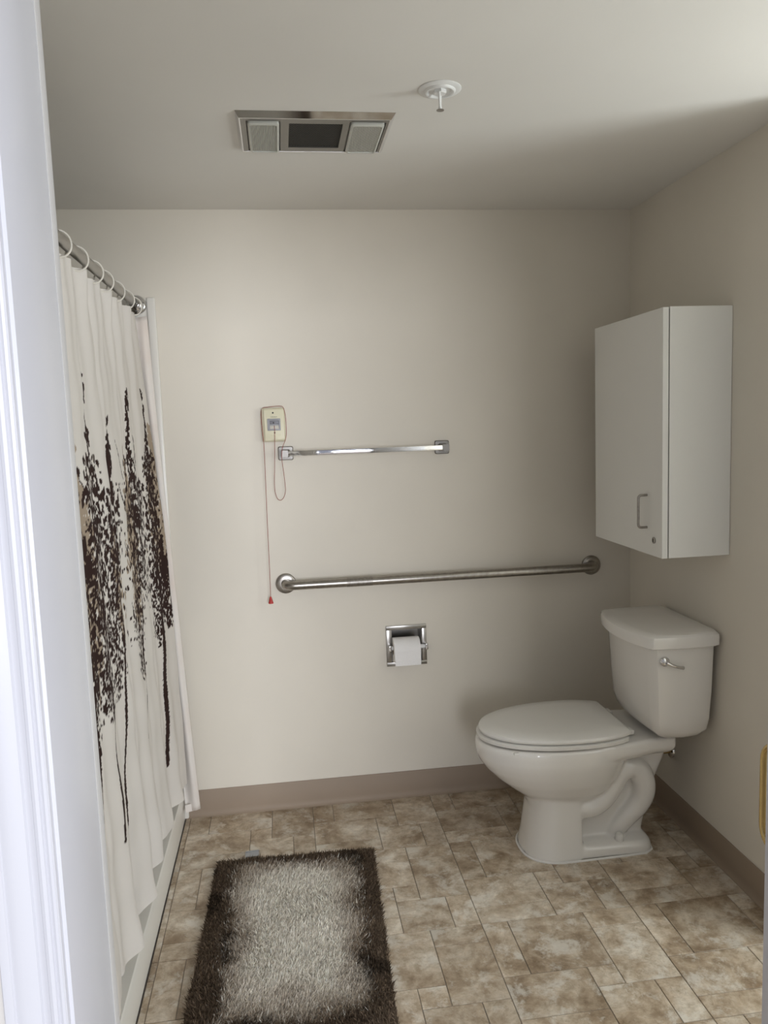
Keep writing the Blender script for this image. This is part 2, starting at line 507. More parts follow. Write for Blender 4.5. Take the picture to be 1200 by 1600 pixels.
# raster of the print at 2.5 mm
RS = 0.0025
RU, RZ = int(ulen / RS) + 2, int((Z1C - Z0C) / RS) + 2
dark = np.zeros((RU, RZ), bool); taupe = np.zeros((RU, RZ), bool); grey = np.zeros((RU, RZ), bool)
def blob(img, u, z, a, b_, ang):
    r = int(max(a, b_) / RS) + 2
    ui, zi = int(u / RS), int((z - Z0C) / RS)
    u0, u1, z0, z1 = max(0, ui - r), min(RU, ui + r + 1), max(0, zi - r), min(RZ, zi + r + 1)
    if u0 >= u1 or z0 >= z1:
        return
    uu, zz = np.meshgrid(np.arange(u0, u1) * RS - u, np.arange(z0, z1) * RS + Z0C - z, indexing='ij')
    c_, s_ = math.cos(ang), math.sin(ang)
    p_, q_ = c_ * uu + s_ * zz, -s_ * uu + c_ * zz
    img[u0:u1, z0:z1] |= (np.abs(p_) / a) ** 1.6 + (np.abs(q_) / b_) ** 1.6 < 1
def stroke(img, pts):
    for (ua, za, wa), (ub, zb, wb) in zip(pts[:-1], pts[1:]):
        k = max(2, int(math.hypot(ub - ua, zb - za) / 0.003))
        for i in range(k):
            t_ = i / k
            blob(img, ua + (ub - ua) * t_, za + (zb - za) * t_, (wa + (wb - wa) * t_) * random.uniform(0.85, 1.2), 0.004, 0)
def tree(img, y, zb, zc, zt, spread, n_leaf, leaf, trunk=0.006, lean=0.0):
    u = u_of(y)
    stroke(img, [(u + lean * 0.2, zb, trunk * 0.9), (u, zb + 0.5 * (zc - zb), trunk * 1.15), (u - lean * 0.3, zc, trunk * 1.4), (u - lean * 0.6, zc + 0.35 * (zt - zc), trunk * 0.6), (u - lean, zc + 0.72 * (zt - zc), 0.0016)])
    for k in range(9):
        h_ = zc + (zt - zc) * random.uniform(0.0, 0.7)
        s_ = random.choice([-1, 1])
        d_ = spread * random.uniform(0.35, 0.9)
        stroke(img, [(u, h_, 0.003), (u + s_ * d_ * 0.5, h_ + d_ * 0.6, 0.0024), (u + s_ * d_, h_ + d_ * 1.5, 0.0014)])
    for k in range(n_leaf):
        t_ = random.betavariate(1.35, 1.7)
        z = zc + (zt - zc) * t_
        wid = spread * (min(1.0, 0.25 + t_ * 4.0) if t_ < 0.3 else max(0.05, 1 - ((t_ - 0.42) / 0.62) ** 2 if t_ > 0.42 else 1))
        if t_ > 0.74:
            if random.random() < 0.55:
                continue
            wid = spread * 0.16 * (1.1 - t_) / 0.36 + 0.004
        uu = u - lean * t_ + random.gauss(0, 0.5) * wid
        s_ = leaf * random.uniform(0.5, 1.3) * (0.72 + 0.75 * t_)
        blob(img, uu, z, s_, s_ * random.uniform(0.38, 0.75), random.uniform(0, PI))
random.seed(21)
# pale trees first, then the dark ones
for (y, zb, zc, zt, sp, nl, ln) in [(2.47, 0.84, 0.90, 1.50, 0.085, 620, -0.02), (1.93, 0.85, 0.92, 1.50, 0.10, 560, 0.0), (2.90, 0.88, 0.97, 1.55, 0.11, 900, -0.01), (1.55, 0.8, 0.95, 1.5, 0.09, 450, 0.0), (2.22, 0.86, 0.94, 1.30, 0.06, 220, 0.0)]:
    tree(taupe, y, zb, zc, zt, sp, nl, 0.0125, 0.004, ln)
for (y, zb, zc, zt, sp, nl, tr, ln) in [(1.845, 0.59, 0.74, 1.46, 0.115, 900, 0.0050, -0.04), (1.985, 0.47, 0.78, 1.70, 0.125, 1050, 0.0085, -0.09), (2.13, 0.395, 0.80, 1.57, 0.125, 900, 0.0065, -0.20),
                                        (2.44, 0.565, 0.74, 1.69, 0.105, 900, 0.0050, -0.17), (2.785, 0.33, 0.76, 1.69, 0.085, 900, 0.0125, -0.12), (2.88, 0.80, 0.80, 1.16, 0.085, 520, 0.003, 0.0), (2.64, 0.95, 0.95, 1.50, 0.09, 420, 0.003, -0.03),
                                        (1.60, 0.5, 0.78, 1.6, 0.12, 800, 0.006, 0.0), (1.38, 0.5, 0.8, 1.62, 0.12, 700, 0.006, 0.0), (1.15, 0.52, 0.8, 1.55, 0.12, 700, 0.006, 0.0)]:
    tree(dark, y, zb, zc, zt, sp, nl, 0.0098, tr, ln)
CREAM = np.array([0.75, 0.705, 0.65, 1.0]); DARK = np.array([0.034, 0.017, 0.014, 1.0]); TAUPE = np.array([0.40, 0.32, 0.24, 1.0])
verts = np.zeros((NY, NZ, 3)); cols = np.zeros((NY, NZ, 4))
for i, y in enumerate(ys):
    for j, z in enumerate(zs):
        zz = z
        if j < 3:
            zz = z + 0.0
        verts[i, j] = (cur_x(y, zz), cur_y(y, zz), zz + 0.004 * math.sin(y * 11) * (1 - (z - Z0C) / 1.8))
    ui = min(RU - 1, int(us[i] / RS))
    zi = np.minimum(RZ - 1, ((zs - Z0C) / RS).astype(int))
    c_ = np.tile(CREAM, (NZ, 1))
    c_[taupe[ui, zi]] = TAUPE
    c_[dark[ui, zi]] = DARK
    cols[i] = c_
def sheet(name, verts_, m, parent, cols_=None, thick=0.0):
    a_, b_, _ = verts_.shape
    idx = np.arange(a_ * b_).reshape(a_, b_)
    f_ = np.stack([idx[:-1, :-1], idx[1:, :-1], idx[1:, 1:], idx[:-1, 1:]], -1).reshape(-1, 4)
    org = parent_origin(parent)
    me = bpy.data.meshes.new(name)
    me.vertices.add(a_ * b_)
    me.vertices.foreach_set('co', (verts_ - np.array(org[:])).reshape(-1).astype(np.float32))
    me.loops.add(len(f_) * 4)
    me.loops.foreach_set('vertex_index', f_.reshape(-1).astype(np.int32))
    me.polygons.add(len(f_))
    me.polygons.foreach_set('loop_start', np.arange(0, len(f_) * 4, 4, dtype=np.int32))
    me.polygons.foreach_set('use_smooth', np.ones(len(f_), bool))
    me.update(calc_edges=True)
    if cols_ is not None:
        at = me.color_attributes.new('print', 'FLOAT_COLOR', 'POINT')
        at.data.foreach_set('color', cols_.reshape(-1).astype(np.float32))
    me.materials.append(m)
    o = bpy.data.objects.new(name, me)
    COL.objects.link(o)
    o.parent = parent
    if thick:
        md = o.modifiers.new('thickness', 'SOLIDIFY')
        md.thickness = thick
        md.offset = 0
    return o
cur = thing('shower_curtain', (-0.44, 1.98, 0.16), 'cream fabric shower curtain printed with dark brown leafy trees', 'shower curtain')
sheet('fabric', verts, M['fabric'], cur, cols)
# far end of the liner hanging past the curtain
lin = thing('curtain_liner', (-0.42, 2.95, 0.05), 'plain pinkish liner hanging past the far edge of the printed curtain', 'curtain liner')
LN, LZ = 26, 90
lv = np.zeros((LN, LZ, 3))
for i in range(LN):
    s_ = i / (LN - 1)
    for j in range(LZ):
        z = 0.048 + (1.93 - 0.048) * j / (LZ - 1)
        t_ = 1 - (z - 0.048) / 1.882
        x_out = -0.459 + 0.078 * t_ ** 1.15
        x_in = -0.50 + 0.062 * t_ ** 1.15
        x = x_in + (x_out - x_in) * s_
        y = 2.955 + 0.012 * math.sin(s_ * 5 + 1.2) * (0.5 + 0.5 * t_) + 0.004 * math.sin(6 * z + 3 * s_) + 0.01 * s_
        lv[i, j] = (x, min(y, D - 0.028), z + 0.006 * s_)
sheet('liner_fabric', lv, M['liner'], lin, None, 0.0014)
make('hem', G().prism([(-0.437, 2.950), (-0.383, 2.972), (-0.3835, 2.9735), (-0.4375, 2.9515)], 2, 0.047, 0.078), M['liner'], lin, 0)
for k, y in enumerate(ring_y):
    pts = []
    for i in range(28):
        a = 2 * PI * i / 28
        pts.append((XR + 0.026 * math.cos(a), y + 0.010 * math.cos(a), ZR - 0.013 + 0.031 * math.sin(a)))
    o = make('curtain_ring', G().tube(pts, 0.0024, 8, True), M['ring'])
    if k < 6:
        tag(o, 'white plastic curtain ring on the rod, ' + ords[k], 'curtain ring', 'curtain rings on the shower rod')
    else:
        tag(o, 'white plastic curtain ring on the rod hidden behind the door jamb', 'curtain ring', 'curtain rings on the shower rod')

# ================================================================== TOILET
YC = 2.548
toi = thing('toilet', (1.0, YC, 0), 'white two-piece toilet with closed lid standing in the corner', 'toilet')
def egg(x0, x1, hw, z, n_=56, pf=2.15, pb=2.6, split=0.56, yc=YC):
    """egg outline: front at x0, back at x1"""
    xm_ = x0 + (x1 - x0) * split
    out = []
    for i in range(n_):
        a = 2 * PI * i / n_
        c_, s_ = math.cos(a), math.sin(a)
        pw = pf if c_ < 0 else pb
        rx = (xm_ - x0) if c_ < 0 else (x1 - xm_)
        out.append((xm_ + rx * math.copysign(abs(c_) ** (2 / pw), c_), yc + hw * math.copysign(abs(s_) ** (2 / pw), s_), z))
    return out
g = G()
# bowl with rim
g.loft([egg(0.80, 1.06, 0.085, 0.18), egg(0.785, 1.075, 0.105, 0.205), egg(0.745, 1.10, 0.130, 0.235), egg(0.695, 1.125, 0.152, 0.275), egg(0.655, 1.14, 0.168, 0.315),
        egg(0.634, 1.15, 0.178, 0.345), egg(0.626, 1.15, 0.183, 0.365), egg(0.624, 1.15, 0.185, 0.395), egg(0.626, 1.15, 0.184, 0.412), egg(0.634, 1.145, 0.178, 0.419)])
# front pedestal column
def col(x0, x1, hw, z, p_=3.2):
    return egg(x0, x1, hw, z, pf=2.5, pb=8, split=0.62)
g.loft([col(0.775, 0.972, 0.128, 0.0), col(0.777, 0.972, 0.126, 0.012), col(0.786, 0.972, 0.120, 0.05), col(0.795, 0.972, 0.114, 0.11), col(0.803, 0.972, 0.110, 0.165), col(0.80, 0.975, 0.108, 0.21), col(0.82, 0.98, 0.09, 0.26)])
# rear web
def sq(x0, x1, hw, z, r=0.03):
    return [(q[0], q[1], z) for q in rrect(x0, x1, YC - hw, YC + hw, r, 6)]
g.loft([sq(0.93, 1.215, 0.055, 0.0), sq(0.93, 1.215, 0.055, 0.05), sq(0.93, 1.23, 0.056, 0.12), sq(0.93, 1.262, 0.062, 0.24), sq(0.93, 1.285, 0.072, 0.31), sq(0.95, 1.30, 0.082, 0.37)])
# foot flange
g.loft([sq(0.90, 1.228, 0.124, 0.0, 0.05), sq(0.90, 1.227, 0.123, 0.020, 0.05), sq(0.90, 1.223, 0.119, 0.034, 0.05), sq(0.90, 1.216, 0.110, 0.042, 0.05), sq(0.90, 1.205, 0.09, 0.046, 0.045), sq(0.90, 1.20, 0.06, 0.048, 0.045)])
# deck that carries the tank
def deck(x1, hw0, hw1, z):
    return [(0.99, YC - hw0 + 0.004, z), (1.05, YC - hw0 + 0.006, z), (1.22, YC - hw1, z), (x1, YC - hw1 + 0.004, z), (x1, YC + hw1 - 0.004, z), (1.22, YC + hw1, z), (1.05, YC + hw0 - 0.006, z), (0.99, YC + hw0 - 0.004, z)]
g.loft([deck(1.275, 0.162, 0.118, 0.356), deck(1.285, 0.176, 0.138, 0.372), deck(1.29, 0.180, 0.146, 0.388), deck(1.29, 0.180, 0.146, 0.416), deck(1.285, 0.172, 0.138, 0.4215)])
# trapway bulging on both sides
tw = [(0.93, 0.172), (0.985, 0.165), (1.02, 0.170), (1.055, 0.195), (1.085, 0.235), (1.11, 0.278), (1.145, 0.300), (1.18, 0.287), (1.202, 0.245), (1.205, 0.195), (1.185, 0.150), (1.150, 0.112), (1.120, 0.075), (1.105, 0.045)]
def spline(pts, k=6):
    out = []
    for i in range(len(pts) - 1):
        p0, p1, p2, p3 = [np.array(pts[min(max(j, 0), len(pts) - 1)], float) for j in (i - 1, i, i + 1, i + 2)]
        for q in range(k):
            t_ = q / k
            out.append(tuple(0.5 * (2 * p1 + (p2 - p0) * t_ + (2 * p0 - 5 * p1 + 4 * p2 - p3) * t_ ** 2 + (3 * p1 - p0 - 3 * p2 + p3) * t_ ** 3)))
    out.append(tuple(pts[-1]))
    return out
tws = spline(tw, 4)
for s_ in (-1, 1):
    g.tube([(x, YC + s_ * (0.072 - 0.034 * max(0.0, (i_ / len(tws) - 0.62) / 0.38)), z) for i_, (x, z) in enumerate(tws)], [0.0365 + 0.005 * math.sin(PI * i / len(tws)) for i in range(len(tws))], 20)
bowl = make('bowl', g, M['porcelain'], toi, 0)
md = bowl.modifiers.new('remesh', 'REMESH')
md.mode = 'VOXEL'; md.voxel_size = 0.0052; md.use_smooth_shade = True
md = bowl.modifiers.new('smooth', 'SMOOTH')
md.factor = 0.5; md.iterations = 7
dg = bpy.context.evaluated_depsgraph_get()
me = bpy.data.meshes.new_from_object(bowl.evaluated_get(dg))
bowl.modifiers.clear()
old = bowl.data
bowl.data = me
me.name = 'bowl'
bpy.data.meshes.remove(old)
for q in me.polygons:
    q.use_smooth = True
# seat ring and lid
def seat_out(x0, x1, hw, z, back=1.118, hwb=0.135):
    pts = egg(x0, x1, hw, z, 72, 2.1, 2.3, 0.56)
    return [(min(x, back), y, z) for x, y, z in pts]
g = G().loft([seat_out(0.640, 1.20, 0.178, 0.4235), seat_out(0.629, 1.205, 0.186, 0.4265), seat_out(0.628, 1.205, 0.187, 0.4365), seat_out(0.634, 1.20, 0.182, 0.4395)])
make('seat', g, M['seat'], toi, 50)
g = G().loft([seat_out(0.66, 1.18, 0.165, 0.4395, 1.120), seat_out(0.650, 1.19, 0.175, 0.4440, 1.128), seat_out(0.638, 1.20, 0.183, 0.4455, 1.131), seat_out(0.636, 1.20, 0.185, 0.452, 1.131), seat_out(0.640, 1.20, 0.182, 0.459, 1.126),
              seat_out(0.655, 1.185, 0.170, 0.4645, 1.115), seat_out(0.70, 1.13, 0.13, 0.4675, 1.06), seat_out(0.79, 1.04, 0.07, 0.4690, 0.99), seat_out(0.88, 0.94, 0.015, 0.4695, 0.93)])
make('lid', g, M['seat'], toi, 30)
for y in (YC - 0.09, YC + 0.09):
    make('hinge', G().box(1.120, 1.155, y - 0.02, y + 0.02, 0.428, 0.444, 0.005, 3), M['seat'], toi)
for (x, y) in ((0.72, YC - 0.158), (0.72, YC + 0.158), (1.05, YC - 0.145), (1.05, YC + 0.145)):
    make('bumper', G().box(x - 0.008, x + 0.008, y - 0.006, y + 0.006, 0.417, 0.4235, 0.001), M['seat'], toi)
# tank: bowed front, tapering down
def tank(x0, x1, hw, z, bow, yc=2.520, r=0.028):
    pts = []
    n_ = 14
    for i in range(n_ + 1):                       # front, from near end to far end
        t_ = -1 + 2 * i / n_
        pts.append((x0 - bow * (1 - t_ * t_) + 0.0, yc + t_ * (hw - 0.012)))
    pts.insert(0, (x0 + 0.012, yc - hw)); pts.append((x0 + 0.012, yc + hw))
    pts += [(x1 - r, yc + hw + 0.006), (x1 - 0.3 * r, yc + hw - 0.3 * r + 0.006), (x1, yc + hw - r)]
    pts += [(x1, yc - hw + r), (x1 - 0.3 * r, yc - hw + 0.3 * r - 0.006), (x1 - r, yc - hw - 0.006)]
    pts.insert(len(pts), ((x0 + x1) / 2, yc - hw - 0.010))
    return [(x, y, z) for x, y in pts]
g = G().loft([tank(1.235, 1.345, 0.130, 0.428, 0.004), tank(1.215, 1.365, 0.150, 0.440, 0.008), tank(1.195, 1.378, 0.165, 0.462, 0.012), tank(1.185, 1.383, 0.172, 0.50, 0.016),
              tank(1.178, 1.386, 0.180, 0.60, 0.022), tank(1.170, 1.388, 0.187, 0.762, 0.028)])
make('tank', g, M['porcelain'], toi, 35)
g = G().loft([tank(1.158, 1.394, 0.196, 0.757, 0.034), tank(1.150, 1.398, 0.203, 0.762, 0.036), tank(1.149, 1.398, 0.204, 0.790, 0.036), tank(1.152, 1.397, 0.202, 0.798, 0.036), tank(1.160, 1.392, 0.195, 0.804, 0.034),
              tank(1.178, 1.38, 0.178, 0.8065, 0.028), tank(1.22, 1.34, 0.12, 0.8075, 0.01)])
make('tank_lid', g, M['porcelain'], toi, 30)
# side flush lever
YN = 2.520 - 0.190
lev = make('flush_lever', G().lathe([(0.0, 0.0), (0.0165, 0.0), (0.0165, 0.004), (0.0145, 0.009), (0.009, 0.012), (0, 0.0125)], (1.205, YN + 0.001, 0.716), (0, -1, 0), 28), M['chrome'], toi)
make('arm', G().tube([(1.208, YN - 0.012, 0.714), (1.222, YN - 0.017, 0.707), (1.238, YN - 0.019, 0.701), (1.252, YN - 0.018, 0.697), (1.262, YN - 0.016, 0.695), (1.266, YN - 0.015, 0.694)],
                    [0.0075, 0.006, 0.0045, 0.0055, 0.0065, 0.003], 14), M['chrome'], lev)
make('bolt_cap', G().lathe([(0.015, 0), (0.0155, 0.006), (0.0145, 0.020), (0.010, 0.026), (0, 0.0275)], (1.105, YC - 0.094, 0.042), (0, -0.1, 1), 20), M['seat'], toi)
make('bolt_cap', G().lathe([(0.013, 0), (0.0135, 0.006), (0.0125, 0.018), (0.009, 0.023), (0, 0.0245)], (1.108, YC + 0.087, 0.042), (0, 0.1, 1), 20), M['seat'], toi)
# caulk round the foot
cp = []
for q in egg(0.772, 1.0, 0.1295, 0, pf=2.5, pb=8, split=0.62):
    if q[0] < 0.97:
        cp.append(q)
near = sorted([q for q in cp if q[1] <= YC], key=lambda q: q[0])
far = sorted([q for q in cp if q[1] > YC], key=lambda q: -q[0])
path = far + near + [(1.0, YC - 0.1285, 0), (1.10, YC - 0.127, 0), (1.19, YC - 0.124, 0), (1.222, YC - 0.10, 0), (1.231, YC - 0.06, 0)]
make('caulk_bead', G().tube([(q[0], q[1], 0.002) for q in path], 0.0042, 6), M['caulk'], toi)
# supply valve on the right wall
sv = thing('supply_valve', (W, 2.655, 0.255), 'dark brass water supply valve on the wall behind the toilet', 'valve')
make('escutcheon', G().lathe([(0.0, 0.0), (0.026, 0.0), (0.024, 0.006), (0.012, 0.011), (0, 0.011)], (W - 0.0005, 2.655, 0.255), (-1, 0, 0), 24), M['chrome'], sv)
make('stem', G().tube([(W - 0.008, 2.655, 0.255), (W - 0.06, 2.655, 0.255)], 0.008, 12), M['brass'], sv)
make('handle', G().box(W - 0.072, W - 0.055, 2.632, 2.678, 0.235, 0.275, 0.008, 3), M['dark'], sv)
make('supply_hose', G().tube(spline([(W - 0.045, 2.655, 0.258), (W - 0.045, 2.655, 0.29), (W - 0.05, 2.66, 0.34), (W - 0.052, 2.66, 0.39), (W - 0.055, 2.655, 0.424)]), 0.0055, 10), M['brass'], sv)

# ================================================================== WALL CABINET
CX0, CX1, CY0, CY1, CZ0, CZ1 = 1.174, W - 0.001, 2.290, 2.812, 1.064, 1.844
cab = thing('wall_cabinet', (W, (CY0 + CY1) / 2, CZ0), 'white laminate wall cabinet with wire pull and lock above the toilet', 'cabinet')
make('body', G().box(1.1965, CX1, CY0, CY1, CZ0, CZ1, 0.0008, 1), M['laminate'], cab)
dr = make('door', G().box(CX0, 1.1935, CY0, CY1, CZ0, CZ1 - 0.002, 0.0010, 1), M['laminate'], cab)
hy = 2.392
hp = [(CX0 + 0.004, hy, 1.258), (CX0 - 0.020, hy, 1.258)] + [(CX0 - 0.020 - 0.010 * math.sin(a), hy, 1.248 + 0.010 * math.cos(a)) for a in (0.3, 0.6, 0.9, 1.2)] + \
     [(CX0 - 0.030, hy, 1.245), (CX0 - 0.030, hy, 1.165)] + [(CX0 - 0.020 - 0.010 * math.cos(a), hy, 1.162 - 0.010 * math.sin(a)) for a in (0.3, 0.6, 0.9, 1.2)] + [(CX0 - 0.020, hy, 1.152), (CX0 + 0.004, hy, 1.152)]
make('handle', G().tube(hp, 0.0042, 14), M['steel'], dr, label='brushed metal wire pull')
lk = make('lock', G().lathe([(0.0, 0.0), (0.0105, 0.0), (0.0105, 0.003), (0.009, 0.004), (0, 0.0042)], (CX0 + 0.0005, 2.342, 1.116), (-1, 0, 0), 24), M['steel_dull'], dr)
make('keyway', G().box(CX0 - 0.0045, CX0 - 0.003, 2.3405, 2.3435, 1.111, 1.121), M['dark'], lk, 0)
make('edge_shadow_gap', G().box(1.1936, 1.1964, CY0 + 0.004, CY1 - 0.004, CZ0 + 0.004, CZ1 - 0.006), M['dark'], cab, 0)

# ================================================================== BARS
gb = thing('grab_bar', (0.61, D, 0.912), 'long brushed steel grab bar mounted above the paper holder', 'grab bar')
GZ, GY, GR = 0.9155, D - 0.056, 0.0175
gx0, gx1 = -0.008, 1.233
pts = [(gx0, D - 0.004, GZ)]
for i in range(9):
    a = PI / 2 * i / 8
    pts.append((gx0 + 0.034 * (1 - math.cos(a)), GY + 0.034 - 0.034 * math.sin(a), GZ))
xs = np.linspace(gx0 + 0.05, gx1 - 0.05, 12)
pts += [(x, GY, GZ) for x in xs]
for i in range(8, -1, -1):
    a = PI / 2 * i / 8
    pts.append((gx1 - 0.034 * (1 - math.cos(a)), GY + 0.034 - 0.034 * math.sin(a), GZ))
pts.append((gx1, D - 0.004, GZ))
make('bar', G().tube(pts, GR, 28), M['steel'], gb)
make('grip_band', G().tube([(0.225, GY, GZ), (0.325, GY, GZ)], GR + 0.0006, 28), M['steel_band'], gb, label='dull worn band around the bar')
for x in (gx0, gx1):
    make('end_flange', G().lathe([(0.0, 0), (0.0395, 0), (0.0400, 0.003), (0.0385, 0.0075), (0.036, 0.0095), (0.020, 0.0105), (0, 0.0105)], (x, D - 0.0003, GZ), (0, -1, 0), 48), M['steel'], gb)
tb = thing('towel_bar', (0.32, D, 1.42), 'shiny chrome towel bar of flat square section beside the call station', 'towel bar')
TZ, TY = 1.4205, D - 0.060
make('bar', G().box(0.012, 0.628, TY - 0.0055, TY + 0.0055, TZ - 0.0095, TZ + 0.0095, 0.0012), M['chrome'], tb)
for x, px in ((0.012, 0.016), (0.628, 0.624)):
    po = make('post', G().loft([[(px + u * 0.016, D - 0.010, TZ + q * 0.0145) for u, q in rrect(-1, 1, -1, 1, 0.3, 3)], [(x + u * 0.0125, D - 0.045, TZ + q * 0.0125) for u, q in rrect(-1, 1, -1, 1, 0.3, 3)],
                                [(x + u * 0.0125, TY - 0.008, TZ + q * 0.0125) for u, q in rrect(-1, 1, -1, 1, 0.3, 3)]]), M['post'], tb)
    make('base_plate', G().loft([[(px + u, D - d_, TZ + q) for u, q in rrect(-s_, s_, -s_ * 0.92, s_ * 0.92, 0.006, 4)] for s_, d_ in ((0.0285, 0.0003), (0.0285, 0.006), (0.026, 0.010), (0.021, 0.0105))]), M['post'], po)

# ================================================================== RECESSED PAPER HOLDER
ph = thing('paper_holder', (0.459, D, 0.635), 'recessed chrome toilet paper holder set into the back wall', 'paper holder')
g = G()
X0, X1, Z0, Z1 = 0.377, 0.540, 0.553, 0.7175
fd = 0.007
for (a, b_, c_, d_) in ((X0, X1, HZ1 - 0.001, Z1), (X0, X1, Z0, HZ0 + 0.001), (X0, HX0 + 0.001, HZ0, HZ1), (HX1 - 0.001, X1, HZ0, HZ1)):
    g.box(a, b_, D - fd, D - 0.0002, c_, d_, 0.0016, 2)
make('frame', g, M['steel_dull'], ph)
g = G()
e = 0.0015
g.box(HX0 + e, HX0 + 2 * e, D - 0.001, D + 0.078, HZ0 + e, HZ1 - e)
g.box(HX1 - 2 * e, HX1 - e, D - 0.001, D + 0.078, HZ0 + e, HZ1 - e)
g.box(HX0 + e, HX1 - e, D - 0.001, D + 0.078, HZ0 + e, HZ0 + 2 * e)
g.box(HX0 + e, HX1 - e, D - 0.001, D + 0.078, HZ1 - 2 * e, HZ1 - e)
g.box(HX0 + e, HX1 - e, D + 0.076, D + 0.078, HZ0 + e, HZ1 - e)
make('recess_box', g, M['steel_dull'], ph, 0)
RY, RZc = D - 0.021, 0.632
for x, s_ in ((0.389, -1), (0.536, 1)):
    make('arm', G().box(x - 0.006, x + 0.006, RY - 0.012, D - 0.004, RZc - 0.0125, RZc + 0.0125, 0.003, 3), M['chrome'], ph)
make('roller', G().tube([(0.394, RY, RZc), (0.531, RY, RZc)], 0.0085, 18), M['white_plastic'], ph)
pr = thing('toilet_paper_roll', (0.455, RY, RZc - 0.01), 'roll of white toilet paper in the recessed holder', 'toilet paper')
RC = RZc - 0.0085
g = G()
pf_ = [(0.0200, -0.0525), (0.0485, -0.0525), (0.0495, -0.0515), (0.0495, 0.0515), (0.0485, 0.0525), (0.0200, 0.0525), (0.0200, -0.0525)]
g.lathe(pf_, (0.4535, RY + 0.003, RC), (1, 0, 0), 48)
g.f = [q for q in g.f if len(q) == 4]
make('paper', g, M['paper'], pr)
g = G().lathe([(0.0185, -0.052), (0.0199, -0.052), (0.0199, 0.052), (0.0185, 0.052), (0.0185, -0.052)], (0.4535, RY + 0.003, RC), (1, 0, 0), 32)
g.f = [q for q in g.f if len(q) == 4]
make('core', g, M['card'], pr)
make('loose_sheet', G().box(0.402, 0.505, RY + 0.003 - 0.0508, RY + 0.003 - 0.0500, RC - 0.052, RC + 0.004), M['paper'], pr, 0)

# ================================================================== CALL STATION
cs = thing('emergency_call_station', (-0.025, D, 1.53), 'ivory emergency call station with red pull cord on the back wall', 'call station')
bx0, bx1, bz0, bz1 = -0.067, 0.019, 1.466, 1.593
def plate(x0, x1, z0, z1, ya, yb, r, inset=0.002):
    return G().loft([[(u, ya, q) for u, q in rrect(x0, x1, z0, z1, r)], [(u, yb + inset, q) for u, q in rrect(x0, x1, z0, z1, r)], [(u, yb, q) for u, q in rrect(x0 + inset, x1 - inset, z0 + inset, z1 - inset, r)]])
make('back_box', plate(bx0, bx1, bz0, bz1, D - 0.0003, D - 0.026, 0.006), M['ivory_dark'], cs)
fx0, fx1, fz0, fz1 = -0.060, 0.017, 1.470, 1.589
fp = make('face_plate', plate(fx0, fx1, fz0, fz1, D - 0.026, D - 0.034, 0.007, 0.003), M['ivory'], cs)
YP = D - 0.034
make('screw', G().lathe([(0.0, 0), (0.0032, 0), (0.0032, 0.0006), (0, 0.001)], (-0.025, YP, 1.5745), (0, -1, 0), 14), M['dark'], fp)
make('cord_hole', G().lathe([(0.0, 0), (0.0030, 0), (0.0030, 0.0006), (0, 0.001)], (-0.0215, YP, 1.500), (0, -1, 0), 14), M['dark'], fp)
make('cord_ledge', G().box(-0.036, 0.002, YP - 0.003, YP + 0.001, 1.4895, 1.4935, 0.001), M['ivory'], fp)
sw = make('switch_bezel', plate(-0.0475, 0.0020, 1.508, 1.553, YP + 0.001, YP - 0.003, 0.0025, 0.001), M['grey_plastic'], cs)
make('slider', G().box(-0.038, -0.0045, YP - 0.0038, YP - 0.0026, 1.532, 1.546, 0.0004), M['grey_dark'], sw)
make('slider_lip', G().box(-0.0385, -0.007, YP - 0.0068, YP - 0.0026, 1.5275, 1.5318, 0.0008), M['grey_plastic'], sw)
make('slot', G().box(-0.038, -0.0045, YP - 0.0034, YP - 0.0026, 1.5145, 1.5270, 0.0004), M['pale'], sw)
make('slot_side', G().box(-0.0050, -0.0030, YP - 0.0042, YP - 0.0026, 1.5145, 1.546, 0.0004), M['grey_dark'], sw)
make('symbol', G().box(-0.0265, -0.0215, YP - 0.0044, YP - 0.0036, 1.535, 1.5405, 0.0006).box(-0.032, -0.013, YP - 0.0042, YP - 0.0036, 1.5385, 1.5395), M['dark'], sw, 0)
def lettering(txt, size, loc, rot, m, parent, name='lettering'):
    cu = bpy.data.curves.new(name, 'FONT')
    cu.body = txt; cu.size = size; cu.align_x = 'CENTER'; cu.extrude = 0.0001
    to = bpy.data.objects.new(name, cu)
    COL.objects.link(to)
    me_ = bpy.data.meshes.new_from_object(to.evaluated_get(bpy.context.evaluated_depsgraph_get()))
    bpy.data.objects.remove(to)
    o = bpy.data.objects.new(name, me_)
    me_.materials.append(m)
    COL.objects.link(o)
    o.parent = parent
    o.location = Vector(loc) - parent_origin(parent)
    o.rotation_euler = rot
    return o
lettering('TONE MATE', 0.0044, (-0.0225, YP - 0.0003, 1.5575), (PI / 2, 0, 0), M['dark'], fp)
YO = D - 0.040
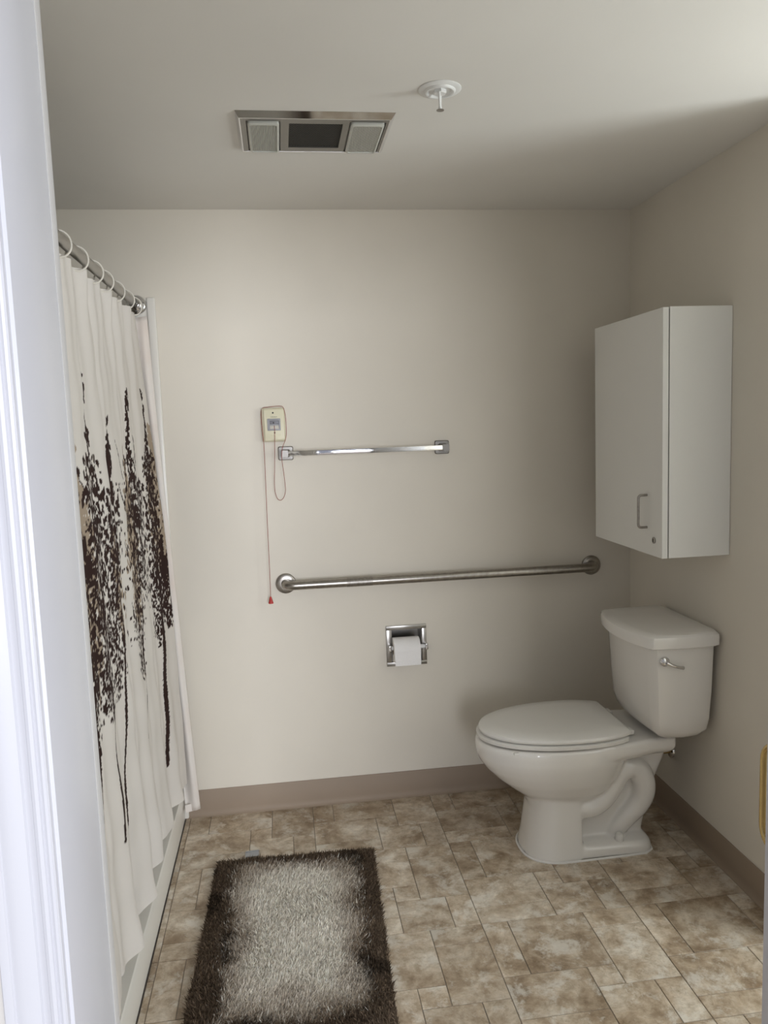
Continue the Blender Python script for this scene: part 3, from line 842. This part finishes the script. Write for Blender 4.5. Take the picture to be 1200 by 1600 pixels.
cordp = [(-0.0215, YP - 0.004, 1.529), (-0.0212, YP - 0.005, 1.512), (-0.0215, YP - 0.004, 1.500), (-0.0230, YO - 0.001, 1.470), (-0.0255, YO, 1.42), (-0.029, YO + 0.004, 1.36), (-0.0320, YO + 0.01, 1.31),
         (-0.0310, YO + 0.014, 1.275), (-0.0235, YO + 0.016, 1.250), (-0.0120, YO + 0.016, 1.243), (0.0000, YO + 0.014, 1.253), (0.0075, YO + 0.008, 1.275), (0.0080, YO - 0.002, 1.30), (0.0045, YO - 0.012, 1.35), (0.0005, YO - 0.030, 1.395),
         (0.0010, YO - 0.036, 1.42), (0.005, YO - 0.028, 1.445), (0.0150, YO - 0.004, 1.467), (0.0215, YO + 0.004, 1.492), (0.0225, YO + 0.006, 1.53), (0.0210, YO + 0.006, 1.565), (0.0150, YO + 0.007, 1.593), (0.004, YO + 0.010, 1.5985), (-0.020, YO + 0.016, 1.5985), (-0.045, YO + 0.022, 1.5965),
         (-0.062, YO + 0.028, 1.594), (-0.0685, YO + 0.024, 1.58), (-0.0690, YO + 0.016, 1.54), (-0.0670, YO + 0.010, 1.50), (-0.0640, YO + 0.006, 1.45), (-0.0650, YO + 0.006, 1.30), (-0.0665, YO + 0.006, 1.15), (-0.0670, YO + 0.006, 1.0), (-0.0685, YO + 0.006, 0.872)]
make('pull_cord', G().tube(spline(cordp, 5), 0.00105, 6), M['cord'], cs, label='thin red cord looped over the box')
make('pull_handle', G().lathe([(0.0, 0.0), (0.0095, 0.0), (0.0098, 0.003), (0.0085, 0.006), (0.0045, 0.022), (0.0030, 0.026), (0, 0.027)], (-0.0685, YO + 0.006, 0.847), (0, 0, 1), 20), M['red'], cs, label='small red plastic pull at the cord end')

# ================================================================== CEILING
fan = thing('ceiling_fan_light', (0.13, 2.21, H), 'chrome ceiling exhaust fan with two square light lenses', 'exhaust fan')
FX0, FX1, FY0, FY1, FZ = -0.067, 0.328, 2.115, 2.362, H - 0.0115
lens = [(-0.046, 0.036), (0.225, 0.314)]
LY0, LY1 = 2.138, 2.350
GX0, GX1, GY0, GY1 = 0.062, 0.204, 2.150, 2.326
def frame_plate():
    g_ = G()
    cuts = [(lens[0][0] - 0.004, lens[0][1] + 0.004, LY0 - 0.003, LY1 + 0.003), (GX0, GX1, GY0, GY1), (lens[1][0] - 0.004, lens[1][1] + 0.004, LY0 - 0.003, LY1 + 0.003)]
    xs_ = [FX0 + 0.002]
    for c_ in cuts:
        g_.box(xs_[-1], c_[0], FY0 + 0.002, FY1 - 0.002, FZ, FZ + 0.004)
        g_.box(c_[0], c_[1], FY0 + 0.002, c_[2], FZ, FZ + 0.004)
        g_.box(c_[0], c_[1], c_[3], FY1 - 0.002, FZ, FZ + 0.004)
        xs_.append(c_[1])
    g_.box(xs_[-1], FX1 - 0.002, FY0 + 0.002, FY1 - 0.002, FZ, FZ + 0.004)
    return g_
make('face_plate', frame_plate(), M['fan_plate'], fan, 0)
g = G()
ob = [(-0.0755, 2.097), (0.3385, 2.097), (0.3385, FY1 + 0.010), (-0.0755, FY1 + 0.010)]
ib = [(FX0, FY0), (FX1, FY0), (FX1, FY1), (FX0, FY1)]
i2 = [(FX0 + 0.003, FY0 + 0.003), (FX1 - 0.003, FY0 + 0.003), (FX1 - 0.003, FY1 - 0.003), (FX0 + 0.003, FY1 - 0.003)]
g.loft([[(x, y, H - 0.0003) for x, y in ob], [(x, y, FZ - 0.0006) for x, y in ib], [(x, y, FZ - 0.0006) for x, y in i2], [(x, y, H - 0.0003) for x, y in i2]], False)
make('bezel', g, M['chrome'], fan, 0)
for a_, b_ in lens:
    g = G()
    nx = 18
    for k in range(nx):
        xa = a_ + 0.006 + (b_ - a_ - 0.012) * k / nx
        xb = a_ + 0.006 + (b_ - a_ - 0.012) * (k + 1) / nx
        g.prism([(xa, FZ - 0.004), ((xa + xb) / 2, FZ - 0.0065), (xb, FZ - 0.004), (xb, FZ + 0.004), (xa, FZ + 0.004)], 1, LY0 + 0.008, LY1 - 0.008)
    ln = make('lens', g, M['lens'], fan, 0, label='square ribbed frosted light lens')
    make('lens_rim', G().loft([[(x, y, FZ + z_) for x, y in rrect(a_ + q, b_ - q, LY0 + q, LY1 - q, 0.008, 4)] for q, z_ in ((0.0, 0.003), (0.0, -0.004), (0.003, -0.0075), (0.006, -0.0078), (0.0075, -0.005), (0.0075, 0.003))], False), M['lens'], ln)
# expanded-metal grille
g = G()
st = 0.0075
def clip_seg(p0, d, x0, x1, y0, y1):
    t0, t1 = -1e9, 1e9
    for o_, dd, a_, b_ in ((p0[0], d[0], x0, x1), (p0[1], d[1], y0, y1)):
        ta, tb_ = (a_ - o_) / dd, (b_ - o_) / dd
        t0, t1 = max(t0, min(ta, tb_)), min(t1, max(ta, tb_))
    return (t0, t1) if t1 - t0 > 0.002 else None
for sgn in (1, -1):
    for k in range(-60, 90):
        p0 = (GX0 + k * st, GY0)
        d_ = (0.5 * sgn, 0.866)
        q = clip_seg(p0, d_, GX0, GX1, GY0, GY1)
        if q:
            A = (p0[0] + d_[0] * q[0], p0[1] + d_[1] * q[0]); B = (p0[0] + d_[0] * q[1], p0[1] + d_[1] * q[1])
            n_ = (-d_[1] * 0.0008, d_[0] * 0.0008)
            zt = FZ + 0.0035 + (0.0005 if sgn > 0 else 0)
            g.prism([(A[0] + n_[0], A[1] + n_[1]), (A[0] - n_[0], A[1] - n_[1]), (B[0] - n_[0], B[1] - n_[1]), (B[0] + n_[0], B[1] + n_[1])], 2, zt, zt + 0.0015)
make('grille', g, M['grille'], fan, 0, label='dark diamond mesh grille')
make('housing', G().box(GX0 - 0.01, GX1 + 0.01, GY0 - 0.01, GY1 + 0.01, FZ + 0.0075, H - 0.0005), M['dark'], fan, 0)
# sprinkler
SX, SY = 0.424, 1.952
sp = thing('fire_sprinkler', (SX, SY, H), 'white pendent fire sprinkler head in the ceiling', 'sprinkler')
make('escutcheon', G().lathe([(0.0525, 0.0), (0.0525, 0.0012), (0.050, 0.003), (0.039, 0.0045), (0.0375, 0.0072), (0.0345, 0.0092), (0.031, 0.0085), (0.027, 0.0035), (0.0, 0.0035)], (SX, SY, H - 0.0002), (0, 0, -1), 56), M['white_plastic'], sp)
make('thread_body', G().lathe([(0.0, 0.003), (0.0165, 0.003), (0.0165, 0.010), (0.015, 0.0115), (0, 0.0115)], (SX, SY, H), (0, 0, -1), 6), M['white_plastic'], sp)
arms = G()
for s_ in (-1, 1):
    arms.tube([(SX + s_ * 0.004, SY + s_ * 0.013, H - 0.011), (SX + s_ * 0.0035, SY + s_ * 0.0115, H - 0.022), (SX + s_ * 0.002, SY + s_ * 0.006, H - 0.038), (SX, SY + s_ * 0.002, H - 0.044)], [0.0036, 0.0030, 0.0026, 0.0026], 10)
arms.lathe([(0.0, 0.041), (0.0042, 0.041), (0.0042, 0.048), (0, 0.048)], (SX, SY, H), (0, 0, -1), 14)
make('frame_arms', arms, M['white_plastic'], sp)
make('bulb', G().tube([(SX, SY, H - 0.0115), (SX, SY, H - 0.041)], 0.0018, 10), M['cord'], sp)
g = G().lathe([(0.0, 0.048), (0.0095, 0.0484), (0.0095, 0.0494), (0, 0.0494)], (SX, SY, H), (0, 0, -1), 24)
make('deflector', g, M['steel_dull'], sp)

# ================================================================== RUG
RW, RL = 0.545, 0.870
RCX, RCY, RA = -0.036, 2.190, math.radians(-2.2)
rug = thing('shag_rug', (RCX, RCY, 0), 'shaggy bath rug with cream middle and dark brown border', 'rug')
rug.rotation_euler = (0, 0, 0)
ca, sa = math.cos(RA), math.sin(RA)
def rr(u, v_):
    return RCX + ca * u - sa * v_, RCY + sa * u + ca * v_
g = G().loft([[(*rr(u, v_), 0.0006) for u, v_ in rrect(-RW / 2, RW / 2, -RL / 2, RL / 2, 0.02)], [(*rr(u, v_), 0.009) for u, v_ in rrect(-RW / 2, RW / 2, -RL / 2, RL / 2, 0.02)]])
make('backing', g, M['rug_back'], rug, 0)
NT = 85000
U = rng.uniform(-RW / 2, RW / 2, NT); V = rng.uniform(-RL / 2, RL / 2, NT)
def vnoise(u, v_, s_, seed):
    r_ = np.random.default_rng(seed)
    gr = r_.uniform(-1, 1, (64, 64))
    a_, b_ = u * s_ + 20, v_ * s_ + 20
    i, j = np.floor(a_).astype(int), np.floor(b_).astype(int)
    fa, fb = a_ - i, b_ - j
    fa, fb = fa * fa * (3 - 2 * fa), fb * fb * (3 - 2 * fb)
    i, j = i % 63, j % 63
    return (gr[i, j] * (1 - fa) * (1 - fb) + gr[i + 1, j] * fa * (1 - fb) + gr[i, j + 1] * (1 - fa) * fb + gr[i + 1, j + 1] * fa * fb)
lo_ = np.array([0.135, 0.098, 0.068]); mid_ = np.array([0.42, 0.335, 0.25]); hi_ = np.array([1.0, 0.94, 0.84])
def rug_colour(U, V, rg):
    n_ = len(U)
    ed = np.minimum(np.minimum(U + RW / 2 - 0.006, RW / 2 - U + 0.004), np.minimum((V + RL / 2) * 0.85, (RL / 2 - V) * 1.25))
    e_ = ed + vnoise(U, V, 14, 1) * 0.016 + vnoise(U, V, 36, 2) * 0.009 + rg.normal(0, 0.009, n_)
    t1 = np.clip((e_ - 0.064) / 0.024, 0, 1)[:, None]
    t2 = np.clip((e_ - 0.080 + vnoise(U, V, 9, 5) * 0.03) / 0.08, 0, 1)[:, None]
    C = (lo_ * (1 - t1) + mid_ * t1) * (1 - t2) + hi_ * t2
    pick = rg.random(n_)
    C[(pick < 0.10) & (e_ > 0.075)] *= 0.6
    C[(pick > 0.86) & (e_ > 0.065)] = hi_ * 0.93
    C[(pick > 0.75) & (e_ < 0.06)] *= 1.9
    C[(vnoise(U, V, 11, 8) > 0.35) & (e_ < 0.09)] *= 0.5
    return C * rg.uniform(0.66, 1.15, n_)[:, None]
edge = np.minimum(np.minimum(U + RW / 2, RW / 2 - U), np.minimum(V + RL / 2, RL / 2 - V))
C = rug_colour(U, V, rng)
ang = rng.uniform(0, 2 * PI, NT)
lean = rng.uniform(0.004, 0.022, NT)
# swirl of the pile: lies down in drifting directions
sw_ = vnoise(U, V, 8, 9) * 2.6 - 1.0
LU, LV = lean * np.cos(ang) * 0.75 + 0.006 * np.cos(sw_), lean * np.sin(ang) * 0.75 + 0.006 * np.sin(sw_)
hh = rng.uniform(0.018, 0.037, NT)
hh *= np.clip(0.72 + edge / 0.05 * 0.3, 0.72, 1.0)
wv = rng.normal(0, 0.55, NT)
ww = rng.uniform(0.0009, 0.0021, NT)
du, dv = ww * np.cos(wv), ww * np.sin(wv)
P3 = np.zeros((NT, 5, 3))
for k, (uu, vv, zz) in enumerate(((U - du, V - dv, 0.008 + 0 * U), (U + du, V + dv, 0.008 + 0 * U), (U + du * 0.9 + LU * 0.4, V + dv * 0.9 + LV * 0.4, hh * 0.65), (U - du * 0.9 + LU * 0.4, V - dv * 0.9 + LV * 0.4, hh * 0.65), (U + LU, V + LV, hh))):
    P3[:, k, 0] = ca * uu - sa * vv
    P3[:, k, 1] = sa * uu + ca * vv
    P3[:, k, 2] = zz
me = bpy.data.meshes.new('pile')
me.vertices.add(NT * 5)
me.vertices.foreach_set('co', P3.reshape(-1).astype(np.float32))
bi = (np.arange(NT) * 5)[:, None]
tri = np.concatenate([bi + np.array([[0, 1, 2]]), bi + np.array([[0, 2, 3]]), bi + np.array([[3, 2, 4]])], 1).reshape(-1, 3)
me.loops.add(len(tri) * 3)
me.loops.foreach_set('vertex_index', tri.reshape(-1).astype(np.int32))
me.polygons.add(len(tri))
me.polygons.foreach_set('loop_start', np.arange(0, len(tri) * 3, 3, dtype=np.int32))
me.update(calc_edges=True)
at = me.color_attributes.new('print', 'FLOAT_COLOR', 'POINT')
cc = np.ones((NT, 5, 4)); cc[:, :, :3] = np.clip(C, 0, 1)[:, None, :]
at.data.foreach_set('color', cc.reshape(-1).astype(np.float32))
me.materials.append(M['pile'])
o = bpy.data.objects.new('pile', me)
COL.objects.link(o)
o.parent = rug
o['kind'] = 'stuff'
gu, gv = np.meshgrid(np.linspace(-RW / 2 + 0.002, RW / 2 - 0.002, 200), np.linspace(-RL / 2 + 0.002, RL / 2 - 0.002, 330), indexing='ij')
gu = gu + rng.normal(0, 0.0006, gu.shape); gv = gv + rng.normal(0, 0.0006, gv.shape)
ge = np.minimum(np.minimum(gu + RW / 2, RW / 2 - gu), np.minimum(gv + RL / 2, RL / 2 - gv))
gz = 0.010 + rng.uniform(0, 0.006, gu.shape) + 0.006 * np.clip(ge / 0.02, 0, 1)
bv = np.stack([RCX + ca * gu - sa * gv, RCY + sa * gu + ca * gv, gz], -1)
bc = np.ones((*gu.shape, 4)); bc[..., :3] = np.clip(rug_colour(gu.reshape(-1), gv.reshape(-1), rng), 0, 1).reshape(*gu.shape, 3)
sheet('under_pile', bv, M['pile'], rug, bc)['kind'] = 'stuff'
tx, ty = -0.174, 2.674
g = G().box(tx - 0.024, tx + 0.024, ty - 0.03, ty + 0.012, 0.0105, 0.0125, 0.0006, 1, Matrix.Rotation(math.radians(3), 3, 'Z') @ Matrix.Rotation(math.radians(-8), 3, 'X'))
g.box(tx - 0.024, tx + 0.024, ty + 0.010, ty + 0.026, 0.0075, 0.0095, 0.0006, 1, Matrix.Rotation(math.radians(3), 3, 'Z') @ Matrix.Rotation(math.radians(-22), 3, 'X'))
make('care_tag', g, M['tag'], rug, 0, label='small pale blue tag at the far edge')

# ================================================================== SLIDING DOOR LEAF parked on the right
leaf = struct('door_2', G().box(0.679, 1.50, 0.962, 0.996, 0.012, 2.09, 0.002), M['trim'])
HYd = 0.996
hp = []
hx, z0, z1, so = 0.694, 0.868, 1.026, 0.040
hp.append((hx, HYd - 0.002, z0))
for i in range(7):
    a = PI / 2 * i / 6
    hp.append((hx, HYd + so - 0.026 + 0.026 * math.sin(a), z0 + 0.030 - 0.030 * math.cos(a)))
for i in range(6, -1, -1):
    a = PI / 2 * i / 6
    hp.append((hx, HYd + so - 0.026 + 0.026 * math.sin(a), z1 - 0.030 + 0.030 * math.cos(a)))
hp.append((hx, HYd - 0.002, z1))
make('pull_handle', G().tube(hp, 0.0048, 14), M['brass'], leaf, label='brass pull handle')
